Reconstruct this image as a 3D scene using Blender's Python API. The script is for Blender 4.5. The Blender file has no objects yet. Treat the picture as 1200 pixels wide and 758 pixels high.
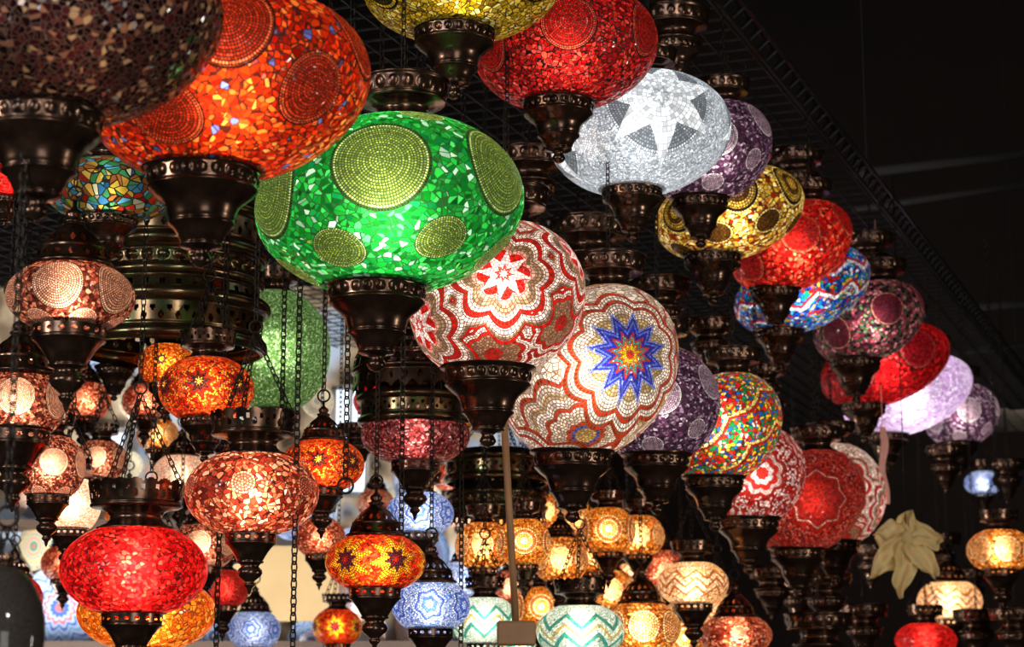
import bpy, math, random
from mathutils import Vector, Matrix
random.seed(4)
scene=bpy.context.scene
try: scene.view_settings.view_transform='Standard'
except Exception: pass
PI=math.pi
# ---------------------------------------------------------------- camera
F=1200*70/36.0
PITCH=math.radians(11)
CAM=Vector((0,0,1.5))
RT=Vector((1,0,0)); FW=Vector((0,math.cos(PITCH),math.sin(PITCH))); UP=Vector((0,-math.sin(PITCH),math.cos(PITCH)))
cd=bpy.data.cameras.new('camera'); cam=bpy.data.objects.new('camera',cd); scene.collection.objects.link(cam)
cd.lens=70; cd.sensor_width=36; cam.location=CAM; cam.rotation_euler=(PI/2+PITCH,0,0)
cd.dof.use_dof=True; cd.dof.focus_distance=3.2; cd.dof.aperture_fstop=9
scene.camera=cam
def at(u,v,d): return CAM+d*(RT*((u-600)/F)+UP*((379-v)/F)+FW)
CEIL=3.03
def link(o): scene.collection.objects.link(o); return o
def hexc(h):
    o=[]
    for i in (0,2,4):
        c=int(h[i:i+2],16)/255.
        o.append(c/12.92 if c<=.04045 else ((c+.055)/1.055)**2.4)
    return (o[0],o[1],o[2],1)
# ---------------------------------------------------------------- node DSL
class S:
    def __init__(s,g,k): s.g=g; s.k=k
    def _m(s,op,*a): return s.g.m(op,s,*a)
    def __add__(s,o): return s._m('ADD',o)
    def __radd__(s,o): return s.g.m('ADD',o,s)
    def __sub__(s,o): return s._m('SUBTRACT',o)
    def __rsub__(s,o): return s.g.m('SUBTRACT',o,s)
    def __mul__(s,o): return s._m('MULTIPLY',o)
    def __rmul__(s,o): return s._m('MULTIPLY',o)
    def __truediv__(s,o): return s._m('DIVIDE',o)
    def fract(s): return s._m('FRACT')
    def floor(s): return s._m('FLOOR')
    def sin(s): return s._m('SINE')
    def cos(s): return s._m('COSINE')
    def abs(s): return s._m('ABSOLUTE')
    def sqrt(s): return s._m('SQRT')
    def lt(s,o): return s._m('LESS_THAN',o)
    def gt(s,o): return s._m('GREATER_THAN',o)
    def min(s,o): return s._m('MINIMUM',o)
    def max(s,o): return s._m('MAXIMUM',o)
class G:
    def __init__(s,name):
        s.mat=bpy.data.materials.new(name); s.mat.use_nodes=True
        s.nt=s.mat.node_tree; s.nt.nodes.clear()
        s.out=s.n('ShaderNodeOutputMaterial')
    def n(s,t): return s.nt.nodes.new(t)
    def put(s,inp,v):
        if isinstance(v,S): s.nt.links.new(v.k,inp)
        elif hasattr(v,'is_output'): s.nt.links.new(v,inp)
        else: inp.default_value=v
    def m(s,op,*a):
        n=s.n('ShaderNodeMath'); n.operation=op
        for i,x in enumerate(a): s.put(n.inputs[i],x)
        return S(s,n.outputs[0])
    def vm(s,op,*a):
        n=s.n('ShaderNodeVectorMath'); n.operation=op
        for i,x in enumerate(a):
            if op=='SCALE' and i==1: s.put(n.inputs['Scale'],x)
            else: s.put(n.inputs[i],x)
        return n.outputs['Value'] if op=='DOT_PRODUCT' else n.outputs[0]
    def xyz(s,x,y,z):
        n=s.n('ShaderNodeCombineXYZ')
        for i,q in enumerate((x,y,z)): s.put(n.inputs[i],q)
        return n.outputs[0]
    def sep(s,v):
        n=s.n('ShaderNodeSeparateXYZ'); s.put(n.inputs[0],v); return [S(s,o) for o in n.outputs]
    def ramp(s,f,stops,mode='CONSTANT'):
        n=s.n('ShaderNodeValToRGB'); n.color_ramp.interpolation=mode
        e=n.color_ramp.elements
        while len(e)>1: e.remove(e[-1])
        e[0].position=stops[0][0]; e[0].color=stops[0][1]
        for p,c in stops[1:]:
            x=e.new(p); x.color=c
        s.put(n.inputs[0],f); return n.outputs[0]
    def mix(s,f,a,b,mode='MIX'):
        n=s.n('ShaderNodeMix'); n.data_type='RGBA'; n.blend_type=mode
        s.put(n.inputs[0],f); s.put(n.inputs[6],a); s.put(n.inputs[7],b); return n.outputs[2]
    def mixf(s,f,a,b): return a+(b-a)*f
    def noise(s,scale,vec=None,detail=3):
        n=s.n('ShaderNodeTexNoise'); n.inputs['Scale'].default_value=scale; n.inputs['Detail'].default_value=detail
        if vec is not None: s.put(n.inputs['Vector'],vec)
        return S(s,n.outputs[0])
    def objco(s): return s.n('ShaderNodeTexCoord').outputs['Object']
def princ(g,base,rough=.5,metal=0,emis=None,es=0,normal=None,coat=0):
    b=g.n('ShaderNodeBsdfPrincipled')
    g.put(b.inputs['Base Color'],base); g.put(b.inputs['Roughness'],rough); g.put(b.inputs['Metallic'],metal)
    if emis is not None: g.put(b.inputs['Emission Color'],emis); g.put(b.inputs['Emission Strength'],es)
    if normal is not None: g.put(b.inputs['Normal'],normal)
    if coat: b.inputs['Coat Weight'].default_value=coat
    return b
def simple(name,c1,c2=None,scale=8,rough=.6,metal=0,es=0):
    g=G(name); co=g.objco()
    c=hexc(c1) if c2 is None else g.mix(g.noise(scale,co),hexc(c1),hexc(c2))
    b=princ(g,c,rough,metal,c if es else None,es)
    g.nt.links.new(b.outputs[0],g.out.inputs[0]); return g.mat
def mosaic(name,D,asp):
    """glass mosaic on a unit sphere (object space); asp = height / width of the globe"""
    g=G(name); co=g.objco()
    x,y,z=g.sep(co)
    lon=g.m('ARCTAN2',y,x); lat=g.m('ARCSINE',z.min(.9999).max(-.9999))
    fs=D.get('fs',14)*D.get('fk',1.12)
    sc=g.vm('MULTIPLY',co,(fs,fs,fs*max(asp,.6)))
    vo=g.n('ShaderNodeTexVoronoi'); vo.inputs['Scale'].default_value=1; g.put(vo.inputs['Vector'],sc)
    ve=g.n('ShaderNodeTexVoronoi'); ve.feature='DISTANCE_TO_EDGE'; ve.inputs['Scale'].default_value=1; g.put(ve.inputs['Vector'],sc)
    cr,cg,cb=g.sep(vo.outputs['Color'])
    # every cell is broken once more into angular shards
    rd=g.vm('NORMALIZE',g.vm('SUBTRACT',vo.outputs['Color'],(.5,.5,.5)))
    dd=S(g,g.vm('DOT_PRODUCT',g.vm('SUBTRACT',sc,vo.outputs['Position']),rd))
    side=dd.gt(0)
    crs=(cr+side*.37).fract(); cgs=(cg+side*.53).fract()
    pal=D['field']; n=len(pal)
    col=g.ramp(crs,[(i/n,hexc(c)) for i,c in enumerate(pal)])
    if 'chip' in D: # a few odd coloured chips
        col=g.mix(cb.lt(.05),col,hexc(D['chip']))
    if 'bands' in D:
        K,amp,st=D['bands']
        if D.get('roundb'): tri=(lon*(K/2.)).sin().abs()
        else: tri=((lon*(K/(2*PI))).fract()-.5).abs()*2
        zz=(lat/PI+.5)+(tri-.5)*amp
        bc=g.ramp(zz.max(0).min(.999),[(p,hexc(c) if c else (0,0,0,0)) for p,c in st])
        ra=[nn for nn in g.nt.nodes if nn.type=='VALTORGB'][-1]
        col=g.mix(ra.outputs['Alpha'],col,bc)
    vary=cgs*.95+.5
    gw=D.get('gw',.055)*1.4
    grout=S(g,ve.outputs['Distance']).lt(gw).max(dd.abs().lt(gw*.7))
    rndv=g.xyz(crs,cgs,(cb+side*.41).fract())
    gcol=hexc(D['grout'])
    for M in D.get('meds',[]):
        K=M['K']; sec=2*PI/K; rot=D.get('rot',0)+(sec/2 if M.get('half') else 0)+math.radians(M.get('ro',0))
        ph=sec/2+PI/2-rot
        la=math.radians(M.get('lat',0)); R=M['R']
        met=math.sqrt(math.sin(la)**2+(asp*math.cos(la))**2)
        lf=((lon+ph)/sec).fract()*sec-sec/2
        if K<3: lf=lf.max(-PI/2).min(PI/2)
        X=lf.sin()*lat.cos(); Y=(lat-la).sin()*met
        r=(X*X+Y*Y).sqrt(); th=g.m('ARCTAN2',Y,X)
        nn=M.get('n',0); r0=r/R; rs=r0
        if nn:
            a=M.get('a',.25)
            if M.get('round'): t=(th*(nn/2.)).sin().abs(); rs=rs*(1+a-2*a*t)
            else:
                t=((th*(nn/(2*PI))+.25).fract()-.5).abs()*2; rs=rs*(1-a+2*a*t)
        mask=rs.lt(1)
        mc=g.ramp(rs.min(.999),[(p,hexc(c)) for p,c in M['stops']])
        nr=M.get('nr',10); q=(r0 if M.get('polar') else rs)*nr; i=q.floor(); fr=q.fract()
        Ni=((i+.5)*6.28*M.get('ad',1)).floor().max(3)
        tt=(th/(2*PI)+.5)*Ni+i*.37; ft=tt.fract()
        e=fr.min(1-fr).min(ft.min(1-ft))
        bg=e.lt(M.get('bw',.16))
        wn=g.n('ShaderNodeTexWhiteNoise'); wn.noise_dimensions='2D'; g.put(wn.inputs['Vector'],g.xyz(i,tt.floor(),0))
        wv=S(g,wn.outputs['Value'])*.95+.45
        if M.get('alt'): wv=wv*((i*.5).fract()*M['alt']+1-M['alt']*.25)
        col=g.mix(mask,col,mc); vary=g.mixf(mask,vary,wv); grout=g.mixf(mask,grout,bg)
        rndv=g.mix(mask,rndv,wn.outputs['Color'])
        if 'g' in M: gcol=g.mix(mask,gcol,hexc(M['g']))
    col=g.vm('SCALE',col,vary)
    full=g.mix(grout,col,gcol)
    geo=g.n('ShaderNodeNewGeometry')
    nv=g.vm('NORMALIZE',g.vm('ADD',geo.outputs['Normal'],g.vm('SCALE',g.vm('SUBTRACT',rndv,(.5,.5,.5)),D.get('facet',.5))))
    rough=grout*.5+.07
    e=D.get('e',.22)
    b=princ(g,full,rough,0,full,e*.42,nv)
    tr=g.n('ShaderNodeBsdfTranslucent'); g.put(tr.inputs[0],full)
    rf=g.n('ShaderNodeBsdfRefraction'); g.put(rf.inputs[0],full); rf.inputs['Roughness'].default_value=.68; rf.inputs['IOR'].default_value=1.4
    m1=g.n('ShaderNodeMixShader'); m1.inputs[0].default_value=D.get('hot',.36)
    g.nt.links.new(tr.outputs[0],m1.inputs[1]); g.nt.links.new(rf.outputs[0],m1.inputs[2])
    m2=g.n('ShaderNodeMixShader'); m2.inputs[0].default_value=D.get('tr',.47)
    g.nt.links.new(b.outputs[0],m2.inputs[1]); g.nt.links.new(m1.outputs[0],m2.inputs[2])
    g.nt.links.new(m2.outputs[0],g.out.inputs[0])
    return g.mat
def bronze():
    g=G('aged_bronze'); co=g.objco()
    f=g.noise(2.5,co,3)
    c=g.ramp(f,[(.3,(.036,.021,.015,1)),(.55,(.088,.048,.031,1)),(.8,(.19,.105,.06,1))],'LINEAR')
    b=princ(g,c,f*.12+.17,.88)
    g.nt.links.new(b.outputs[0],g.out.inputs[0]); return g.mat
BR=bronze()
CH=simple('dark_chain_metal','14100e','2c221a',30,.5,.7)
# ---------------------------------------------------------------- meshes
def mesh(name,v,f,mat,smooth=True):
    me=bpy.data.meshes.new(name); me.from_pydata(v,[],f); me.update()
    if smooth: me.polygons.foreach_set('use_smooth',[True]*len(f))
    if mat: me.materials.append(mat)
    return me
def lathe(name,prof,segs,mat,rep=16):
    """prof rows: (r,z) or ('b',r0,z0,r1,z1,rows,kind) = pierced or embossed band"""
    rows=[];hol=[]
    for p in prof:
        if p[0]=='b':
            _,r0,z0,r1,z1,n,kind=p
            for i in range(n+1):
                t=i/n; rows.append((r0+(r1-r0)*t,z0+(z1-z0)*t)); hol.append((kind,t,1/n) if i<n else (('x',1,0)))
        else: rows.append(p); hol.append(None)
    v=[];f=[]
    for (r,z),h in zip(rows,hol):
        for k in range(segs):
            a=2*PI*k/segs; rr=r
            if h and h[0]=='emb':
                s=(k/segs*rep)%1; q=1-((s-.5)**2+(h[1]-.5)**2*.8)/.12
                rr=r+.035*math.sqrt(max(0,q))
            if h and h[0]=='rib': rr=r*(1+.05*abs(math.sin(a*rep/2)))
            v.append((rr*math.cos(a),rr*math.sin(a),z))
    for i in range(len(rows)-1):
        for k in range(segs):
            h=hol[i]
            if h and h[0]!='x':
                kind,t,dt=h; t+=dt/2; s=((k+.5)/segs*rep)%1
                if kind=='dots' and ((s-.5)**2+(t-.5)**2*.8)<.05: continue
                if kind=='arch' and abs(s-.5)<.3 and .15<t<.5+.32*math.sqrt(max(0,1-((s-.5)/.3)**2)): continue
                if kind=='lace':
                    if ((s-.5)**2+(t-.32)**2)<.035: continue
                    d=min(s,1-s)
                    if (d**2+(t-.58)**2)<.02: continue
                    if t>.86+.14*abs(math.sin(PI*s)): continue
                if kind=='skirt':
                    if ((s-.5)**2+(t-.62)**2)<.04: continue
                    if t<.3*abs(math.cos(PI*s)): continue
                if kind=='net':
                    d=min(s,1-s)
                    if ((s-.5)**2+(t-.3)**2)<.03 or (d**2+(t-.68)**2)<.03: continue
                if kind=='dia' and abs(s-.5)*1.1+abs(t-.5)<.36: continue
            k2=(k+1)%segs
            f.append((i*segs+k,i*segs+k2,(i+1)*segs+k2,(i+1)*segs+k))
    return mesh(name,v,f,mat)
def torus_rows(r,z,t):
    return [(r-.0,z+t),(r+t*.9,z+t*.5),(r+t,z),(r+t*.9,z-t*.5),(r,z-t)]
CUP=lathe('cup_mesh',torus_rows(1.02,.1,.06)+[(.99,.02),('b',.97,.0,.93,-.24,8,'emb')]+torus_rows(.93,-.3,.035)+
  [(.9,-.37),(.82,-.45),(.7,-.54),(.63,-.64),(.59,-.78),(.57,-.86)]+torus_rows(.55,-.92,.035)+[(.5,-1.0),(.42,-1.12),(.36,-1.25)]+torus_rows(.33,-1.3,.04)+[(.2,-1.36),(.12,-1.42),(.17,-1.5),(.19,-1.56),(.14,-1.64),(.03,-1.7),(0,-1.7)],288,BR,24)
CUPL=lathe('pointed_cup_mesh',torus_rows(1.02,.1,.06)+[(.99,.02),('b',.99,.0,.97,-.3,10,'dots')]+torus_rows(.95,-.35,.04)+
  [(.86,-.46),(.7,-.66),(.58,-.86),(.5,-1.0)]+torus_rows(.48,-1.06,.05)+[(.4,-1.14),(.34,-1.24),(.46,-1.36),(.5,-1.48),(.42,-1.62),(.24,-1.76),(.16,-1.84),(.22,-1.9),(.2,-1.98),(.1,-2.08),(.06,-2.25),(0,-2.35)],216,BR,18)
CROWN=lathe('crown_mesh',[(.8,-.12)]+torus_rows(.84,-.02,.05)[::-1]+[(.72,.08),(.62,.16),(.58,.26),(.66,.36),(.85,.44)]+torus_rows(1.0,.5,.05)[::-1]+[('b',1.03,.56,1.12,1.06,20,'lace')],320,BR,20)
# plain-rimmed crown used on the big lamps of the two rows
CROWNP=lathe('plain_crown_mesh',[(.8,-.12)]+torus_rows(.84,-.02,.05)[::-1]+[(.72,.08),(.62,.16),(.58,.26),(.66,.36),(.85,.44)]+torus_rows(1.0,.5,.05)[::-1]+[('b',1.03,.56,1.1,.9,10,'emb')]+torus_rows(1.1,.97,.05)[::-1],288,BR,20)
DOME=lathe('dome_mesh',[(1.0,-.15)]+torus_rows(1.08,-.04,.06)[::-1]+[('b',1.02,.04,.92,.36,8,'dots')]+[(.9,.4),(.92,.43),(.88,.47),('b',.86,.48,.6,.8,8,'dia'),(.5,.9),(.36,1.0),(.26,1.12)]+torus_rows(.26,1.18,.05)[::-1]+[(.18,1.26),(.24,1.36),(.22,1.46),(.12,1.54),(.06,1.6),(.06,1.8),(0,1.82)],192,BR)
def brass():
    g=G('dark_green_brass'); co=g.objco(); f=g.noise(4,co,3)
    c=g.ramp(f,[(.3,hexc('2c2418')),(.5,hexc('5a4630')),(.72,hexc('3c5234'))],'LINEAR')
    b=princ(g,c,.2,.88); g.nt.links.new(b.outputs[0],g.out.inputs[0]); return g.mat
BRASS=brass()
def fat(r,z,t): # rounded moulding, bottom to top
    return [(r+t*math.cos(a),z+t*math.sin(a)) for a in [-1.57,-1.1,-.6,-.2,.2,.6,1.1,1.57]]
RINGM=lathe('frame_ring_mesh',fat(.94,-.22,.08)+[('b',.96,-.13,.97,.08,10,'net')]+fat(.97,.17,.08)+[(.9,.27),(.8,.32),(.74,.34)],432,BRASS,36)
RINGM2=lathe('frame_ring_mesh',[('b',1.02,-.34,.98,-.12,10,'skirt')]+fat(.97,-.04,.07)+[('b',.97,.04,.99,.16,6,'emb')]+fat(.98,.24,.07)+[(.9,.34),(.78,.4),(.7,.42)],432,BRASS,36)
RIBD=lathe('ribbed_dome_mesh',[('b',1.06,-.42,1.02,-.1,12,'skirt')]+torus_rows(1.03,-.05,.05)[::-1]+[('b',1.0,.0,.97,.18,4,'rib'),('b',.97,.18,.88,.38,4,'rib'),('b',.88,.38,.7,.58,4,'rib'),('b',.7,.58,.42,.74,4,'rib')]+torus_rows(.4,.78,.05)[::-1]+[(.25,.86),(.2,.98),(.26,1.06),(.2,1.14),(.06,1.2),(0,1.22)],336,BR,28)
def sphere_mesh(name,mat,pw=1.0):
    v=[];f=[];A,B=128,64
    for j in range(B+1):
        t=-PI/2+PI*j/B
        for k in range(A):
            a=2*PI*k/A; c=max(math.cos(t),0.0001); v.append((c*math.cos(a),c*math.sin(a),math.sin(t)))
    for j in range(B):
        for k in range(A):
            k2=(k+1)%A; f.append((j*A+k,j*A+k2,(j+1)*A+k2,(j+1)*A+k))
    return mesh(name,v,f,mat)
def chain_geo(v,f,p0,p1,L=.016,w=.009,t=.0016):
    d=p1-p0; ln=d.length
    if ln<1e-4: return
    z=d/ln; x=z.orthogonal().normalized(); y=z.cross(x)
    n=max(1,int(ln/(L*.74))); st=ln/n
    for i in range(n):
        c=p0+z*(st*(i+.5)); ax=x if i%2 else y; ay=y if i%2 else x
        b=len(v); NA,NB=10,4
        for k in range(NA):
            a=2*PI*k/NA; ca,sa=math.cos(a),math.sin(a)
            ctr=c+ax*(w/2*ca)+z*(L/2*(abs(sa)**.7)*(1 if sa>0 else -1)); nrm=(ax*ca+z*sa)
            for q in range(NB):
                bq=2*PI*q/NB; v.append(tuple(ctr+nrm*(t*math.cos(bq))+ay*(t*math.sin(bq))))
        for k in range(NA):
            for q in range(NB):
                f.append((b+k*NB+q,b+((k+1)%NA)*NB+q,b+((k+1)%NA)*NB+(q+1)%NB,b+k*NB+(q+1)%NB))
def ring_geo(v,f,c,R,t,ax=Vector((1,0,0)),az=Vector((0,0,1)),NA=20,NB=6):
    ay=ax.cross(az); b=len(v)
    for k in range(NA):
        a=2*PI*k/NA; nrm=ax*math.cos(a)+az*math.sin(a); ctr=c+nrm*R
        for q in range(NB):
            bq=2*PI*q/NB; v.append(tuple(ctr+nrm*(t*math.cos(bq))+ay*(t*math.sin(bq))))
    for k in range(NA):
        for q in range(NB):
            f.append((b+k*NB+q,b+((k+1)%NA)*NB+q,b+((k+1)%NA)*NB+(q+1)%NB,b+k*NB+(q+1)%NB))
def child(root,name,me,wloc,scale=(1,1,1),rot=(0,0,0)):
    o=link(bpy.data.objects.new(name,me)); o.parent=root; o.location=wloc-root.location; o.scale=scale; o.rotation_euler=rot
    return o
def root_at(name,loc,label,cat,group=None):
    e=link(bpy.data.objects.new(name,None)); e.location=loc; e.empty_display_size=.05
    e['label']=label; e['category']=cat
    if group: e['group']=group
    return e
def suspended_chain(root,top,capr,style,px_m=1.0,ceil=CEIL):
    """crown: three short chains to a ring, then one chain; otherwise a single chain up to the wire mesh"""
    v=[];f=[]; o=root.location
    L=.015*px_m; w=.008*px_m; t=.00125*px_m
    if style=='crown':
        apex=top+Vector((0,0,capr*2.0))
        if apex.z>ceil-.02: apex=Vector((top.x,top.y,ceil-.02))
        for k in range(3):
            a=2*PI*k/3+.4; chain_geo(v,f,top+Vector((capr*math.cos(a),capr*math.sin(a),0))-o,apex-o,L,w,t)
    else: apex=top
    R=.010*px_m
    ring_geo(v,f,apex+Vector((0,0,R))-o,R,t*1.3)
    if apex.z+2*R<ceil: chain_geo(v,f,apex+Vector((0,0,2*R))-o,Vector((apex.x,apex.y,ceil))-o,L,w,t)
    child(root,'chain',mesh('chain_mesh',v,f,CH),root.location.copy())
matcache={}
def lamp(u,v,w,h,tilt,d,design,cupw,top='crown',cup='stub',light=1.0,label='',rot=0,group='mosaic lamps hanging from the wire mesh',lc=(1,.86,.68),cx=1.0):
    c=at(u,v,d); s=d/F; a=w/2*s; b=h/2*s; th=math.radians(tilt)
    H=math.sqrt((a*math.sin(th))**2+(b*math.cos(th))**2)
    xl=-(a*a-b*b)*math.sin(th)*math.cos(th)/H
    rc=cupw/2*s; W=math.sqrt((a*math.cos(th))**2+(b*math.sin(th))**2)
    # rim height where the globe's widest horizontal section still fits inside the cup
    fit=.97 if abs(tilt)<3 else .9
    q=math.sqrt(max(0,1-(rc*fit/max(a,b*.9))**2))
    if b>a: q=math.sqrt(max(0,1-(rc*fit/max(a,b*a/H))**2))
    cupc=c+Vector((xl*(q+1)/2,0,-H*q))
    tip=1.7 if cup=='stub' else 2.35
    root=root_at('mosaic_lamp',cupc-Vector((0,0,rc*tip)),label,'lamp',group)
    D=DES[design]; key=(design,round(h/w,1),round(rot,1))
    if key not in matcache:
        D2=dict(D); D2['rot']=math.radians(rot)
        matcache[key]=sphere_mesh('globe_mesh',mosaic('mosaic_'+design,D2,key[1]))
    child(root,'glass_globe',matcache[key],c,(a,a,b),(0,-th,0))
    child(root,'finial_cup',CUP if cup=='stub' else CUPL,cupc,(rc,rc,rc))
    rt=rc*(1.0 if top=='dome' else cx)
    rowlamp=group in (big,upr)
    if rowlamp: rt*=.85
    qt=math.sqrt(max(0,1-(rt*.8/a)**2)); topc=c-Vector((xl*(qt+1)/2,0,-H*qt))
    child(root,'pierced_dome' if top=='dome' else 'crown_cap',DOME if top=='dome' else (CROWNP if rowlamp else CROWN),topc,(rt,rt,rt))
    tz=1.8 if top=='dome' else (.5 if rowlamp else 1.02)
    suspended_chain(root,topc+Vector((0,0,rt*tz)),rt*1.05,'single' if (rowlamp or top=='dome') else top,max(1,d/3.2)**.45)
    if light>0:
        ld=bpy.data.lights.new('bulb','POINT'); ld.energy=light*2.0*(1.55 if group in (sm,gl) else 1.1)*(W*H)/(.15*.15); ld.color=lc; ld.shadow_soft_size=b*.28
        lo=link(bpy.data.objects.new('bulb',ld)); lo.parent=root; lo.location=c-root.location
    return root
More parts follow.
